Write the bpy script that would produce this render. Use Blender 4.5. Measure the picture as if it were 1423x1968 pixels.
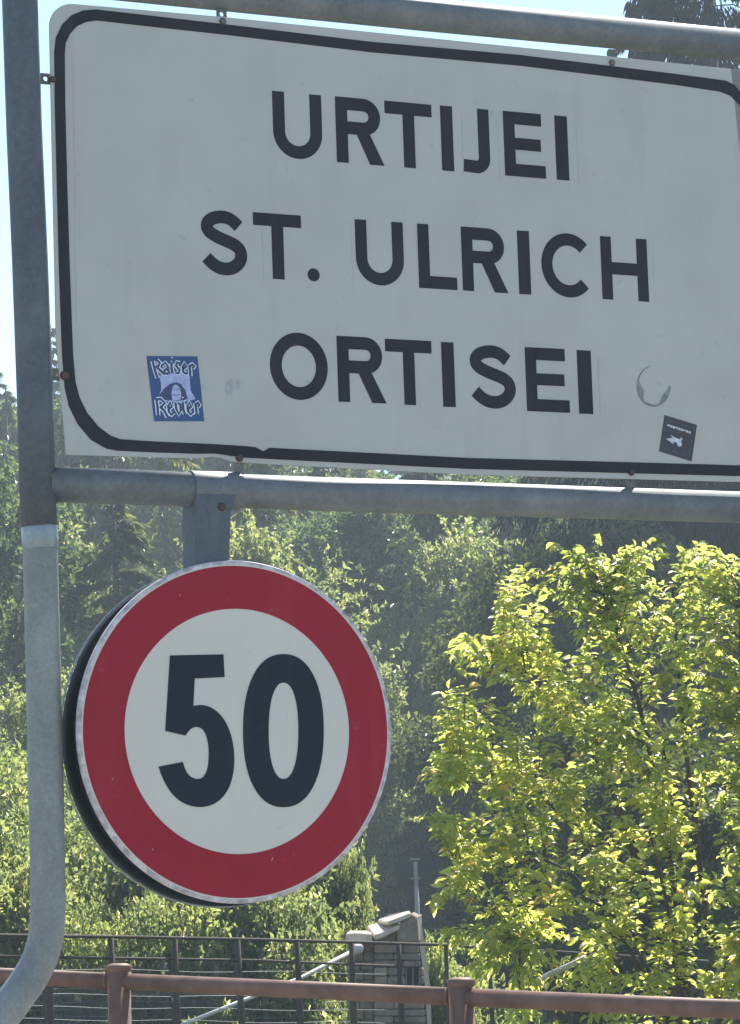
import bpy, bmesh, math, random
import numpy as np
from mathutils import Vector, Matrix
random.seed(7); rng = np.random.default_rng(11)
for o in list(bpy.data.objects): bpy.data.objects.remove(o)
SC = bpy.context.scene
COL = SC.collection
R = math.radians
# ------------------------------------------------------------------ camera
PW, PH, FPX = 1423.0, 1968.0, 5500.0
PITCH, ROLL = 0.1141, 0.0339
CAMZ = 1.5
def RX(a): return Matrix.Rotation(a, 3, 'X')
def RY(a): return Matrix.Rotation(a, 3, 'Y')
W2C = RY(-ROLL) @ RX(-PITCH)            # world -> (right, forward, up)
C2W = W2C.transposed()
CAM = Vector((0, 0, CAMZ))
cd = bpy.data.cameras.new('camera'); cam = bpy.data.objects.new('camera', cd); COL.objects.link(cam)
r_, f_, u_ = C2W.col[0], C2W.col[1], C2W.col[2]
m = Matrix(((r_[0], u_[0], -f_[0], 0), (r_[1], u_[1], -f_[1], 0), (r_[2], u_[2], -f_[2], CAMZ), (0, 0, 0, 1)))
cam.matrix_world = m
cd.sensor_fit = 'VERTICAL'; cd.sensor_height = 24.0; cd.lens = 24.0 * FPX / PH
cd.clip_start = 0.1; cd.clip_end = 3000
SC.camera = cam
# ------------------------------------------------------------------ world, sun, exposure
SUN_EL, SUN_AZ = R(50), R(20)            # azimuth clockwise from +Y (view direction)
w = bpy.data.worlds.new("World"); SC.world = w; w.use_nodes = True
nt = w.node_tree; nt.nodes.clear()
sky = nt.nodes.new('ShaderNodeTexSky'); sky.sky_type = 'NISHITA'; sky.sun_disc = False
sky.sun_elevation = SUN_EL; sky.sun_rotation = SUN_AZ; sky.altitude = 1200
sky.air_density = 1.0; sky.dust_density = 0.15; sky.ozone_density = 1.6
bg = nt.nodes.new('ShaderNodeBackground'); bg.inputs[1].default_value = 0.108
wo = nt.nodes.new('ShaderNodeOutputWorld')
nt.links.new(sky.outputs[0], bg.inputs[0]); nt.links.new(bg.outputs[0], wo.inputs[0])
sl = bpy.data.lights.new('sun', 'SUN'); sl.energy = 5.0; sl.angle = R(0.5); sl.color = (1.0, 0.94, 0.84)
so = bpy.data.objects.new('sun', sl); COL.objects.link(so)
sdir = Vector((math.sin(SUN_AZ)*math.cos(SUN_EL), math.cos(SUN_AZ)*math.cos(SUN_EL), math.sin(SUN_EL)))
so.rotation_euler = sdir.to_track_quat('Z', 'Y').to_euler(); so.location = (0, 0, 30)
SC.view_settings.view_transform = 'Standard'; SC.view_settings.look = 'None'
SC.view_settings.gamma = 1; SC.view_settings.use_curve_mapping = False
SC.view_settings.exposure = 1.28
SC.render.engine = 'CYCLES'
# ------------------------------------------------------------------ pixel -> place
def ray(px, py):
    return (C2W @ Vector(((px-PW/2)/FPX, 1, -(py-PH/2)/FPX)))
def at(px, py, Y):
    d = ray(px, py); return CAM + d*(Y/d.y)
YAW = 0.4619
SO = CAM + C2W @ Vector((-.2288, 5.0013, -.3802))     # centre of the round sign, origin of the sign plane
U = Vector((math.cos(YAW), math.sin(YAW), 0)); NRM = Vector((math.sin(YAW), -math.cos(YAW), 0)); V = Vector((0, 0, 1))
def S(u, v, off=0): return SO + U*u + V*v + NRM*off
def suv(px, py, off=0):
    d = ray(px, py); o = SO + NRM*off
    k = (o-CAM).dot(NRM)/d.dot(NRM); P = CAM + d*k - o
    return P.dot(U), P.z
def sp(px, py, off=0):
    u, v = suv(px, py, off); return S(u, v, off)
# ------------------------------------------------------------------ materials
def mat(name): 
    m = bpy.data.materials.new(name); m.use_nodes = True
    n = m.node_tree; b = n.nodes['Principled BSDF']; return m, n, b
def nd(n, t, **k):
    x = n.nodes.new(t)
    for a, v in k.items(): setattr(x, a, v)
    return x
def noise_col(n, b, cols, scale=8, detail=6, stretch=None, dist=0, pos=(.35, .65), sock='Base Color', coord='Object', rough=.6):
    tc = nd(n, 'ShaderNodeTexCoord'); mp = nd(n, 'ShaderNodeMapping'); nz = nd(n, 'ShaderNodeTexNoise'); rp = nd(n, 'ShaderNodeValToRGB')
    n.links.new(tc.outputs[coord], mp.inputs[0]); n.links.new(mp.outputs[0], nz.inputs[0])
    if stretch: mp.inputs['Scale'].default_value = stretch
    nz.inputs['Scale'].default_value = scale; nz.inputs['Detail'].default_value = detail; nz.inputs['Distortion'].default_value = dist
    nz.inputs['Roughness'].default_value = rough
    e = rp.color_ramp.elements; e[0].position = pos[0]; e[1].position = pos[1]
    e[0].color = (*cols[0], 1); e[1].color = (*cols[-1], 1)
    for i, c in enumerate(cols[1:-1]):
        x = e.new(pos[0]+(pos[1]-pos[0])*(i+1)/(len(cols)-1)); x.color = (*c, 1)
    n.links.new(nz.outputs[0], rp.inputs[0])
    if sock: n.links.new(rp.outputs[0], b.inputs[sock])
    return rp, nz
def mixc(n, a, b_, fac, mode='MIX'):
    x = nd(n, 'ShaderNodeMix', data_type='RGBA', blend_type=mode)
    for s, v in ((x.inputs[0], fac), (x.inputs[6], a), (x.inputs[7], b_)):
        if isinstance(v, bpy.types.NodeSocket): n.links.new(v, s)
        elif isinstance(v, tuple): s.default_value = (*v, 1)
        else: s.default_value = v
    return x.outputs[2]
def bump(n, b, src, strength=.2, dist=.002):
    bp = nd(n, 'ShaderNodeBump'); bp.inputs['Strength'].default_value = strength; bp.inputs['Distance'].default_value = dist
    n.links.new(src, bp.inputs['Height']); n.links.new(bp.outputs[0], b.inputs['Normal'])
def paint(name, col, var=.12, rough=.45, dirt=(.22, .2, .17), dirtamt=.35, spec=.4, scale=5, speck=True):
    m, n, b = mat(name)
    lo = tuple(c*(1-var) for c in col); hi = tuple(min(1, c*(1+var)) for c in col)
    rp, _ = noise_col(n, b, [lo, col, hi], scale=scale, detail=8, sock=None)
    r2, z2 = noise_col(n, b, [(0, 0, 0), (1, 1, 1)], scale=42, detail=4, pos=(.66, .78), sock=None)
    out = rp.outputs[0]
    if speck:
        mu = nd(n, 'ShaderNodeMath', operation='MULTIPLY'); n.links.new(r2.outputs[0], mu.inputs[0]); mu.inputs[1].default_value = dirtamt
        out = mixc(n, rp.outputs[0], dirt, mu.outputs[0])
    r3, z3 = noise_col(n, b, [(0, 0, 0), (1, 1, 1)], scale=3, detail=6, stretch=(6, 6, .5), pos=(.55, .8), sock=None)
    mu2 = nd(n, 'ShaderNodeMath', operation='MULTIPLY'); n.links.new(r3.outputs[0], mu2.inputs[0]); mu2.inputs[1].default_value = dirtamt*.5
    out = mixc(n, out, dirt, mu2.outputs[0])
    n.links.new(out, b.inputs['Base Color'])
    b.inputs['Roughness'].default_value = rough; b.inputs['Specular IOR Level'].default_value = spec
    bump(n, b, z2.outputs[0], .08, .001)
    return m
def galv(name, cols, metallic=.25, rough=.55, spangle=130):
    m, n, b = mat(name)
    rp, nz = noise_col(n, b, cols, scale=11, detail=9, stretch=(1, 1, .6), pos=(.3, .7), sock=None, rough=.7)
    tc = nd(n, 'ShaderNodeTexCoord'); vo = nd(n, 'ShaderNodeTexVoronoi'); vo.inputs['Scale'].default_value = spangle
    n.links.new(tc.outputs['Object'], vo.inputs[0])
    bw = nd(n, 'ShaderNodeRGBToBW'); n.links.new(vo.outputs['Color'], bw.inputs[0])
    r2 = nd(n, 'ShaderNodeMapRange'); n.links.new(bw.outputs[0], r2.inputs[0]); r2.inputs[3].default_value = .86; r2.inputs[4].default_value = 1.13
    cb = nd(n, 'ShaderNodeCombineColor')
    for i in range(3): n.links.new(r2.outputs[0], cb.inputs[i])
    o = mixc(n, rp.outputs[0], cb.outputs[0], 1.0, 'MULTIPLY')
    r3, z3 = noise_col(n, b, [(0, 0, 0), (1, 1, 1)], scale=5, detail=8, stretch=(3, 3, 1), pos=(.6, .74), sock=None)
    mu = nd(n, 'ShaderNodeMath', operation='MULTIPLY'); n.links.new(r3.outputs[0], mu.inputs[0]); mu.inputs[1].default_value = .4
    o = mixc(n, o, (.16, .125, .09), mu.outputs[0])
    n.links.new(o, b.inputs['Base Color'])
    b.inputs['Metallic'].default_value = metallic; b.inputs['Roughness'].default_value = rough
    bump(n, b, nz.outputs[0], .25, .001)
    return m
def leafmat(name, dark, mid, light, trans=.45, rough=.45, spec=.5, clump=1.2, odd=None, hueshift=(2.6, 2.6, 1.2)):
    m, n, b = mat(name)
    ge = nd(n, 'ShaderNodeNewGeometry'); oi = nd(n, 'ShaderNodeObjectInfo')
    ad = nd(n, 'ShaderNodeMath', operation='ADD'); n.links.new(ge.outputs['Random Per Island'], ad.inputs[0]); n.links.new(oi.outputs['Random'], ad.inputs[1])
    fr = nd(n, 'ShaderNodeMath', operation='FRACT'); n.links.new(ad.outputs[0], fr.inputs[0])
    rp = nd(n, 'ShaderNodeValToRGB'); e = rp.color_ramp.elements
    e[0].color = (*dark, 1); e[1].color = (*light, 1); x = e.new(.5); x.color = (*mid, 1)
    if odd:
        e[1].position = .955; x = e.new(.975); x.color = (*odd, 1)
    n.links.new(fr.outputs[0], rp.inputs[0])
    r2, nz = noise_col(n, b, [(.66, .7, .72), (1.25, 1.2, 1.0)], scale=clump, detail=3, sock=None, pos=(.36, .64))
    o = mixc(n, rp.outputs[0], r2.outputs[0], 1.0, 'MULTIPLY')
    n.links.new(o, b.inputs['Base Color']); b.inputs['Roughness'].default_value = rough
    b.inputs['Specular IOR Level'].default_value = spec
    tr = nd(n, 'ShaderNodeBsdfTranslucent')
    t = mixc(n, o, hueshift, 1.0, 'MULTIPLY'); n.links.new(t, tr.inputs[0])
    mx = nd(n, 'ShaderNodeMixShader'); mx.inputs[0].default_value = trans
    n.links.new(b.outputs[0], mx.inputs[1]); n.links.new(tr.outputs[0], mx.inputs[2])
    n.links.new(mx.outputs[0], n.nodes['Material Output'].inputs[0])
    return m
M = {}
M['sheet'] = paint('sheet_white', (.44, .436, .39), var=.05, rough=.42, dirtamt=.42)
M['disc_white'] = paint('disc_white', (.60, .575, .49), var=.035, rough=.42, dirtamt=.22)
M['rim'] = paint('rim_scuffed', (.50, .46, .45), var=.4, rough=.5, dirtamt=.9, scale=60)
M['ink'] = paint('ink_black', (.020, .023, .028), var=.15, rough=.6, spec=.15, dirt=(.2, .2, .2), dirtamt=.18)
M['inkblue'] = paint('digit_black', (.014, .021, .030), var=.1, rough=.6, spec=.15, dirt=(.2, .2, .2), dirtamt=.1)
M['red'] = paint('red_film', (.31, .015, .028), var=.09, rough=.55, spec=.15, dirt=(.5, .4, .4), dirtamt=.12)
M['seam'] = paint('film_seam', (.415, .40, .35), var=.05, rough=.4, dirtamt=.1)
M['galv'] = galv('galvanised', [(.11, .125, .125), (.15, .165, .165), (.20, .215, .21)])
M['galvdark'] = galv('galvanised_weathered', [(.06, .073, .086), (.08, .096, .11), (.11, .126, .138)], metallic=.15, rough=.6)
M['galvlight'] = galv('galvanised_fresh', [(.165, .176, .162), (.225, .238, .22), (.30, .31, .29)], metallic=.15, rough=.5, spangle=190)
M['band'] = galv('joint_band', [(.22, .25, .25), (.27, .31, .31), (.33, .37, .37)], metallic=.5, rough=.35)
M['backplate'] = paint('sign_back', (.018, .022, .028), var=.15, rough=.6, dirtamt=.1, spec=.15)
M['rust'] = paint('rust', (.07, .044, .036), var=.35, rough=.8, dirtamt=.4, scale=40)
M['tab'] = galv('tab_zinc', [(.09, .1, .09), (.14, .15, .13), (.2, .2, .17)], metallic=.2)
M['brown'] = paint('railing_brown', (.165, .09, .066), var=.25, rough=.6, dirt=(.26, .19, .14), dirtamt=.55, spec=.25, scale=14)
M['darkiron'] = paint('fence_dark', (.06, .046, .038), var=.25, rough=.75, spec=.15, dirt=(.2, .17, .13), dirtamt=.35)
M['wire'] = paint('wire_grey', (.16, .165, .15), var=.2, rough=.45)
M['palepipe'] = galv('pipe_pale', [(.38, .37, .34), (.47, .46, .42), (.56, .55, .5)], metallic=0, rough=.5)
M['postbrown'] = paint('post_brown', (.10, .07, .055), var=.3, rough=.8)
def stone(name, cols, scale=9):
    m, n, b = mat(name); rp, nz = noise_col(n, b, cols, scale=scale, detail=10, rough=.7)
    b.inputs['Roughness'].default_value = .9; bump(n, b, nz.outputs[0], .6, .01); return m
M['stone'] = stone('pier_stone', [(.13, .10, .078), (.21, .165, .13), (.29, .24, .19)])
M['coping'] = stone('pier_coping', [(.36, .28, .21), (.52, .43, .33), (.64, .54, .43)])
M['darkstone'] = stone('culvert_dark', [(.02, .022, .025), (.04, .042, .045)])
M['bark'] = stone('bark', [(.035, .03, .025), (.07, .058, .048), (.11, .095, .08)], 14)
M['barkpale'] = stone('bark_pale', [(.10, .095, .08), (.2, .19, .165), (.3, .29, .26)], 14)
M['soil'] = stone('ground_soil', [(.035, .04, .02), (.06, .065, .03), (.09, .085, .05)], .7)
M['stickerblue'] = paint('sticker_blue', (.028, .075, .20), var=.12, rough=.4, dirtamt=.15)
M['stickernavy'] = paint('sticker_navy', (.045, .06, .125), var=.2, rough=.4, dirtamt=.1, scale=60)
M['stickerpale'] = paint('sticker_pale', (.36, .42, .62), var=.2, rough=.4, dirtamt=.2, scale=90)
M['stickerline'] = paint('sticker_line', (.66, .72, .82), var=.1, rough=.4, dirtamt=.1)
M['stickerblack'] = paint('sticker_black', (.038, .04, .048), var=.2, rough=.45, dirtamt=.1, scale=50)
M['stickerframe'] = paint('sticker_frame', (.085, .085, .1), var=.2, rough=.45, dirtamt=.1, scale=50)
M['stickerwhite'] = paint('sticker_white', (.55, .58, .6), var=.25, rough=.45, dirtamt=.3, scale=90)
M['residue'] = paint('glue_residue', (.20, .215, .195), var=.25, rough=.7, dirtamt=.5, scale=60)
M['smudge'] = paint('smudge', (.36, .375, .37), var=.1, rough=.7, dirtamt=.5, scale=60)
M['leafnear'] = leafmat('leaf_sunlit', (.085, .105, .033), (.13, .145, .043), (.205, .19, .07), trans=.66, spec=.9, rough=.42, clump=3.0, odd=(.26, .17, .09), hueshift=(6.4, 6.1, 4.6))
M['leafshrub'] = leafmat('leaf_shrub', (.06, .08, .035), (.10, .12, .05), (.17, .18, .09), trans=.5, spec=1.0, rough=.36, clump=1.8, odd=(.36, .34, .26), hueshift=(5.6, 5.3, 3.8))
M['leafmid'] = leafmat('leaf_mid', (.042, .060, .032), (.068, .09, .045), (.12, .14, .08), trans=.48, spec=.6, rough=.45, clump=.9, hueshift=(2.7, 3.0, 1.9))
M['leafdark'] = leafmat('leaf_dark', (.03, .042, .02), (.048, .062, .028), (.08, .095, .045), trans=.42, spec=.5, rough=.45, clump=.8, hueshift=(3.3, 3.2, 1.7))
M['needle'] = leafmat('needle', (.035, .048, .026), (.055, .07, .035), (.09, .105, .05), trans=.45, spec=.5, rough=.45, clump=.9, hueshift=(3.2, 3.1, 1.8))
M['needlelight'] = leafmat('needle_light', (.055, .07, .032), (.09, .105, .045), (.14, .15, .07), trans=.5, spec=.6, rough=.45, clump=.9, hueshift=(3.4, 3.3, 1.9))
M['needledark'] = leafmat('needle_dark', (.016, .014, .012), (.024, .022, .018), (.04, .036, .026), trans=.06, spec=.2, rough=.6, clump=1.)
M['leafpale'] = leafmat('leaf_pale', (.06, .08, .04), (.105, .12, .055), (.18, .19, .10), trans=.55, spec=.9, rough=.4, clump=1.2, odd=(.33, .31, .24), hueshift=(5.4, 5.2, 3.5))
M['grass'] = leafmat('grass_blade', (.07, .09, .025), (.13, .15, .045), (.24, .22, .09), trans=.5, spec=.4, clump=.5, odd=(.4, .33, .2))
# ------------------------------------------------------------------ builders
def tag(o, label=None, cat=None, group=None, kind=None):
    if label: o['label'] = label
    if cat: o['category'] = cat
    if group: o['group'] = group
    if kind: o['kind'] = kind
    return o
def thing(name, loc, label, cat, group=None):
    o = bpy.data.objects.new(name, None); COL.objects.link(o); o.location = loc; o.empty_display_size = .1
    return tag(o, label, cat, group)
class MB:
    def __init__(s): s.v = []; s.f = []; s.sm = []
    def add(s, vs, fs, smooth=False):
        k = len(s.v); s.v += [tuple(v) for v in vs]; s.f += [tuple(i+k for i in f) for f in fs]; s.sm += [smooth]*len(fs); return s
    def box(s, c, ax, ay, az):       # centre and three half-axes
        c = Vector(c); vs = [c+ax*i+ay*j+az*k for i in (-1, 1) for j in (-1, 1) for k in (-1, 1)]
        return s.add(vs, [(0, 1, 3, 2), (4, 6, 7, 5), (0, 4, 5, 1), (2, 3, 7, 6), (0, 2, 6, 4), (1, 5, 7, 3)])
    def tube(s, pts, rad, n=12, cap=True):
        pts = [Vector(p) for p in pts]; rs = rad if isinstance(rad, (list, tuple)) else [rad]*len(pts)
        T = []
        for i in range(len(pts)):
            a = pts[max(i-1, 0)]; b = pts[min(i+1, len(pts)-1)]; T.append((b-a).normalized())
        ref = Vector((0, 0, 1)) if abs(T[0].z) < .9 else Vector((1, 0, 0))
        x = T[0].cross(ref).normalized(); vs = []
        for p, t, r in zip(pts, T, rs):
            x = (x - t*x.dot(t)).normalized(); y = t.cross(x)
            vs += [p + (x*math.cos(2*math.pi*k/n)+y*math.sin(2*math.pi*k/n))*r for k in range(n)]
        fs = [(i*n+k, i*n+(k+1) % n, (i+1)*n+(k+1) % n, (i+1)*n+k) for i in range(len(pts)-1) for k in range(n)]
        s.add(vs, fs, True)
        if cap:
            b = len(s.v)-len(vs)
            s.f += [tuple(b+k for k in reversed(range(n))), tuple(b+(len(pts)-1)*n+k for k in range(n))]; s.sm += [False, False]
        return s
    def prism(s, pts, back):          # closed outline (front points) extruded by the vector back
        n = len(pts); pts = [Vector(p) for p in pts]
        return s.add(pts+[p+back for p in pts], [tuple(range(n)), tuple(range(2*n-1, n-1, -1))]+[(i, i+n, (i+1) % n+n, (i+1) % n) for i in range(n)])
    def strip(s, A, B, back=None):    # quads between two polylines, with thickness
        n = len(A)
        if back is None: return s.add(list(A)+list(B), [(i, i+1, n+i+1, n+i) for i in range(n-1)])
        A = [Vector(p) for p in A]; B = [Vector(p) for p in B]
        vs = A+B+[p+back for p in A]+[p+back for p in B]
        fs = []
        for i in range(n-1):
            fs += [(i, i+1, n+i+1, n+i), (2*n+i, 3*n+i, 3*n+i+1, 2*n+i+1), (i, 2*n+i, 2*n+i+1, i+1), (n+i, n+i+1, 3*n+i+1, 3*n+i)]
        fs += [(0, n, 3*n, 2*n), (n-1, 3*n-1, 4*n-1, 2*n-1)]
        return s.add(vs, fs)
    def build(s, name, m, parent=None, bevel=0, seg=2):
        me = bpy.data.meshes.new(name)
        off = parent_world(parent) if parent else Vector((0, 0, 0))
        me.from_pydata([tuple(Vector(v)-off) for v in s.v], [], s.f); me.update()
        me.polygons.foreach_set('use_smooth', s.sm)
        bm = bmesh.new(); bm.from_mesh(me); bmesh.ops.recalc_face_normals(bm, faces=bm.faces)
        bm.to_mesh(me); bm.free()
        me.materials.append(m)
        o = bpy.data.objects.new(name, me); COL.objects.link(o)
        if parent: o.parent = parent
        if bevel:
            md = o.modifiers.new('bevel', 'BEVEL'); md.width = bevel; md.segments = seg; md.limit_method = 'ANGLE'; md.angle_limit = R(40)
        return o
def parent_world(p):
    v = Vector((0, 0, 0))
    while p: v = v+p.location; p = p.parent
    return v
def copy_tree(o, parent=None):
    c = o.copy(); COL.objects.link(c); c.parent = parent
    for ch in [x for x in o.children]: copy_tree(ch, c)
    return c
def leafmesh(name, C, D, N, L, W, m, bend=.25, fold=.25, fine=False):
    """C base points, D direction, N up normal, L length, W half width (numpy)"""
    n = len(C); D = D/np.linalg.norm(D, axis=1, keepdims=True)
    Sd = np.cross(D, N); Sd /= (np.linalg.norm(Sd, axis=1, keepdims=True)+1e-9); Nn = np.cross(Sd, D)
    L = L[:, None]; W = W[:, None]
    if fine:
        P = [C, C+D*L*.3-Sd*W*.85+Nn*W*fold, C+D*L*.3+Sd*W*.85+Nn*W*fold, C+D*L*.36,
             C+D*L*.66-Sd*W*.75+Nn*(W*fold-L*bend*.25), C+D*L*.66+Sd*W*.75+Nn*(W*fold-L*bend*.25), C+D*L-Nn*L*bend]
        F = np.array([(0, 3, 1), (0, 2, 3), (1, 3, 4), (3, 2, 5), (3, 6, 4), (3, 5, 6)])
    else:
        P = [C, C+D*L*.45-Sd*W+Nn*W*fold, C+D*L-Nn*L*bend, C+D*L*.45+Sd*W+Nn*W*fold]
        F = np.array([(0, 2, 1), (0, 3, 2)])
    k = len(P); X = np.stack(P, 1).reshape(-1, 3)
    FF = (F[None]+(np.arange(n)*k)[:, None, None]).reshape(-1)
    me = bpy.data.meshes.new(name); nf = len(FF)//3
    me.vertices.add(len(X)); me.vertices.foreach_set('co', X.astype(np.float32).ravel())
    me.loops.add(len(FF)); me.loops.foreach_set('vertex_index', FF.astype(np.int32))
    me.polygons.add(nf); me.polygons.foreach_set('loop_start', np.arange(0, nf*3, 3, dtype=np.int32)); me.polygons.foreach_set('loop_total', np.full(nf, 3, dtype=np.int32))
    me.polygons.foreach_set('use_smooth', np.full(nf, fine, dtype=bool))
    me.update(calc_edges=True); me.materials.append(m); return me
def link(name, me, parent=None, kind=None):
    o = bpy.data.objects.new(name, me); COL.objects.link(o)
    if parent: o.parent = parent
    if kind: o['kind'] = kind
    return o
# ------------------------------------------------------------------ SETTING: terrain
def zg(x, y):
    z = 0.0
    def ss(a, b, t):
        t = min(max((t-a)/(b-a), 0), 1); return t*t*(3-2*t)
    z -= 1.0*ss(8.8, 10.5, y)
    z += 1.5*ss(35, 45, y)
    crest = 9.5 + 3.0*ss(-14, 10, x)
    z += crest*ss(38, 86, y)
    z += .35*math.sin(x*.45+1.3)*ss(36, 44, y)*math.sin(y*.3)
    z -= 4*ss(110, 200, y)
    return z
xs = [-200, -120, -70, -45]+[-30+i*1.5 for i in range(41)]+[45, 70, 120, 200]
ys = [-200, -100, -40, -10, 0, 4, 7, 8.2]+[8.8+i*.4 for i in range(12)]+[14+i*1.5 for i in range(64)]+[125, 160, 200]
g = MB(); nx = len(xs)
g.add([(x, y, zg(x, y)) for y in ys for x in xs], [(j*nx+i, j*nx+i+1, (j+1)*nx+i+1, (j+1)*nx+i) for j in range(len(ys)-1) for i in range(nx-1)], True)
go = g.build('ground', M['soil']); tag(go, kind='structure')
go['label'] = 'grassy ground rising into the wooded hillside'
pv = MB(); pv.box((0, -8, .0), Vector((40, 0, 0)), Vector((0, 16.4, 0)), Vector((0, 0, .055)))  # unseen pavement, made pale and extended so sunlight bounces up onto the signs
pvo = pv.build('pavement', stone('pavement_concrete', [(.20, .195, .18), (.27, .26, .24)], 40)); tag(pvo, 'unseen concrete pavement under the sign posts, pale to bounce sunlight', kind='structure')
# ------------------------------------------------------------------ SIGN FRAME
PR = .0305
off_r = -.012
fr = thing('sign_frame', S(*suv(85, 1000, off_r), off_r)*1.0, 'galvanised pipe frame with two rails carrying the town sign', 'sign frame')
fr.location.z = 0.0
def frp(px, py): return sp(px, py, off_r)
up = [frp(38, -55), frp(38.5, 0), frp(47, 250), frp(58, 500), frp(67, 750), frp(75, 1013)]
MB().tube(up, .0312, 32).build('upper_post', M['galvdark'], fr)
lowp = [(76.5, 1013), (79, 1100), (84, 1300), (88.5, 1500), (92, 1680), (93, 1745), (91, 1785), (85, 1820), (72, 1856), (50, 1892), (22, 1930), (-10, 1972), (-40, 2010)]
low = [frp(*p) for p in lowp]
e = low[-1]; low += [e+Vector((-.02, 0, -.05)), e+Vector((-.035, 0, -.12)), Vector((e.x-.038, e.y, .1)), Vector((e.x-.038, e.y, -.3))]
# smooth the bend
def smooth(pts, it=2):
    for _ in range(it):
        q = [pts[0]]
        for a, b in zip(pts[:-1], pts[1:]): q += [a*.75+b*.25, a*.25+b*.75]
        q.append(pts[-1]); pts = q
    return pts
MB().tube(smooth(low), .0300, 32).build('lower_post', M['galvlight'], fr)
MB().tube([frp(76.3, 1011), frp(78.3, 1056)], .0315, 32).build('joint_collar', M['band'], fr, bevel=.0015)
tl = [frp(38, -55), frp(44, -80), frp(75, -92)]
tr_a, tr_b = frp(120, -43), frp(1470, 91)
MB().tube([frp(38, -55), frp(41, -57), tr_a, frp(812, 28), tr_b], .0305, 32).build('top_rail', M['galv'], fr)
br_a, br_b = frp(76, 930), frp(1475, 977)
MB().tube([frp(88, 930.3), frp(600, 949), br_b], .0305, 32).build('bottom_rail', M['galv'], fr)
# collar welds
# right post beyond the picture edge
rp_ = S(suv(1495, 90, off_r)[0], 0, off_r)
MB().tube([Vector((rp_.x, rp_.y, tr_b.z+.03)), Vector((rp_.x, rp_.y, -.3))], .0312, 32).build('right_post', M['galvdark'], fr)
# mounting tabs welded to the pipes, each with a round hole
def tab(cu, cv, hw, hh, holer, tm=M['tab'], off=-.006):
    b = MB(); n = 16; A = []; B = []
    for k in range(n+1):
        a = 2*math.pi*(k+.5)/n; c, s_ = math.cos(a), math.sin(a)
        q = max(abs(c), abs(s_)); A.append(S(cu+c/q*hw, cv+s_/q*hh, off)); B.append(S(cu+c*holer, cv+s_*holer, off))
    b.strip(A, B, -NRM*.004); return b.build('mounting_tab', tm, fr)
def tabp(px, py, w, h, r=.0045): 
    u, v = suv(px, py, -.006); return tab(u, v, w, h, r)
tabp(427, 27, .0095, .020, .0045)
tabp(1177, 112, .0095, .018, .004)
tabp(88.5, 151, .013, .0095, .0045)
tabp(112, 720, .016, .010, .004)
tabp(461, 893, .009, .021, .0035)
tabp(1213, 923, .009, .019, .004)
# ------------------------------------------------------------------ TOWN SIGN
ts = thing('town_sign', S(*suv(780, 480), -.01), 'large white town entry sign with black border and three place names', 'town sign')
# sheet outline in sign plane coordinates
def arc(cx, cy, r, a0, a1, n=10): return [(cx+r*math.cos(R(a0+(a1-a0)*i/n)), cy+r*math.sin(R(a0+(a1-a0)*i/n))) for i in range(n+1)]
uL = np.mean([suv(*p)[0] for p in ((95, 150), (101, 330), (107, 490), (110, 640))])
vT = suv(700, 67)[1]; uR = uL + (suv(1466, 500)[0]-uL)
top0 = suv(180, 7)[1]; top1 = suv(1423, 134)[1]; uT0 = suv(180, 7)[0]; uT1 = suv(1423, 134)[0]
def vtop(u): return top0+(top1-top0)*(u-uT0)/(uT1-uT0)
bot = [suv(*p) for p in ((127, 874), (230, 877), (365, 880.5), (393, 879.5), (408, 877.5), (422, 878.5), (452, 888), (470, 888.5), (540, 893), (900, 912), (1423, 926))]
uLb = suv(126, 860)[0]
out = [(uL, bot[0][1]+.2), (uLb, bot[0][1]+.02), (bot[0][0], bot[0][1])]+bot[1:]
out += arc(uR-.05, bot[-1][1]+.05, .05, -90, 0)
out += arc(uR-.05, vtop(uR)-.05, .05, 0, 90)
out += [(u_, vtop(u_)) for u_ in (uT1, suv(712, 60)[0], suv(425, 36)[0])]
out += arc(uL+.045, vtop(uL)-.045-.004, .045, 90, 180)
out += [(uL, .9), (uL, .7)]
MB().prism([S(u, v, 0) for u, v in out], -NRM*.004).build('sheet', M['sheet'], ts, bevel=.0008, seg=1)
# black border band
vbo = [suv(*p, .001) for p in ((214, 858.5+9), (300, 869), (380, 871), (410, 871.5), (470, 879), (560, 882), (900, 901), (1180, 908), (1400, 914))]
vbi = [suv(*p, .001) for p in ((225, 845), (300, 849), (380, 852), (470, 857.5), (495, 861), (508, 869), (517, 862), (900, 880), (1180, 887.5), (1400, 893))]
def path(pxs): return [suv(*p, .0012) for p in pxs]
outer = path([(185, 18), (160, 20), (138, 29), (120, 47), (108, 72), (105, 100), (106, 200), (110, 360), (114, 520), (120, 680), (125, 745), (133, 780), (150, 815), (175, 845), (205, 862), (225, 866)])
inner = path([(187, 39), (166, 42), (149, 50), (136, 64), (127, 82), (125, 104), (126, 200), (130, 360), (135, 520), (141, 680), (146, 735), (154, 765), (168, 793), (190, 820), (213, 837), (232, 844)])
ub = path([(300, 869.5), (380, 872), (412, 871.5), (470, 879.5), (490, 880.5), (503, 881), (518, 882), (900, 901), (1180, 908.5), (1385, 914)])
ib = path([(300, 848.5), (380, 852), (412, 853.5), (470, 857), (492, 859.5), (507, 867.5), (518, 860.5), (900, 880), (1180, 887.5), (1380, 893)])
uo, ui = uR-.012, uR-.033
ro = .075
def rnd(uc, vc, r, a0, a1): return arc(uc, vc, r, a0, a1, 8)
pO = outer[::1]+ub; pI = inner+ib
vbo_, vbi_ = ub[-1][1], ib[-1][1]
pO += rnd(uo-ro, vbo_+ro, ro, -90, 0); pI += rnd(uo-ro, vbo_+ro, ro-.021, -90, 0)
def vband(px, t): return None
tO = path([(1423, 176), (1412, 163), (1396, 155), (1300, 142), (1000, 105.5), (712, 80), (425, 45.5), (300, 31)])
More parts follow.
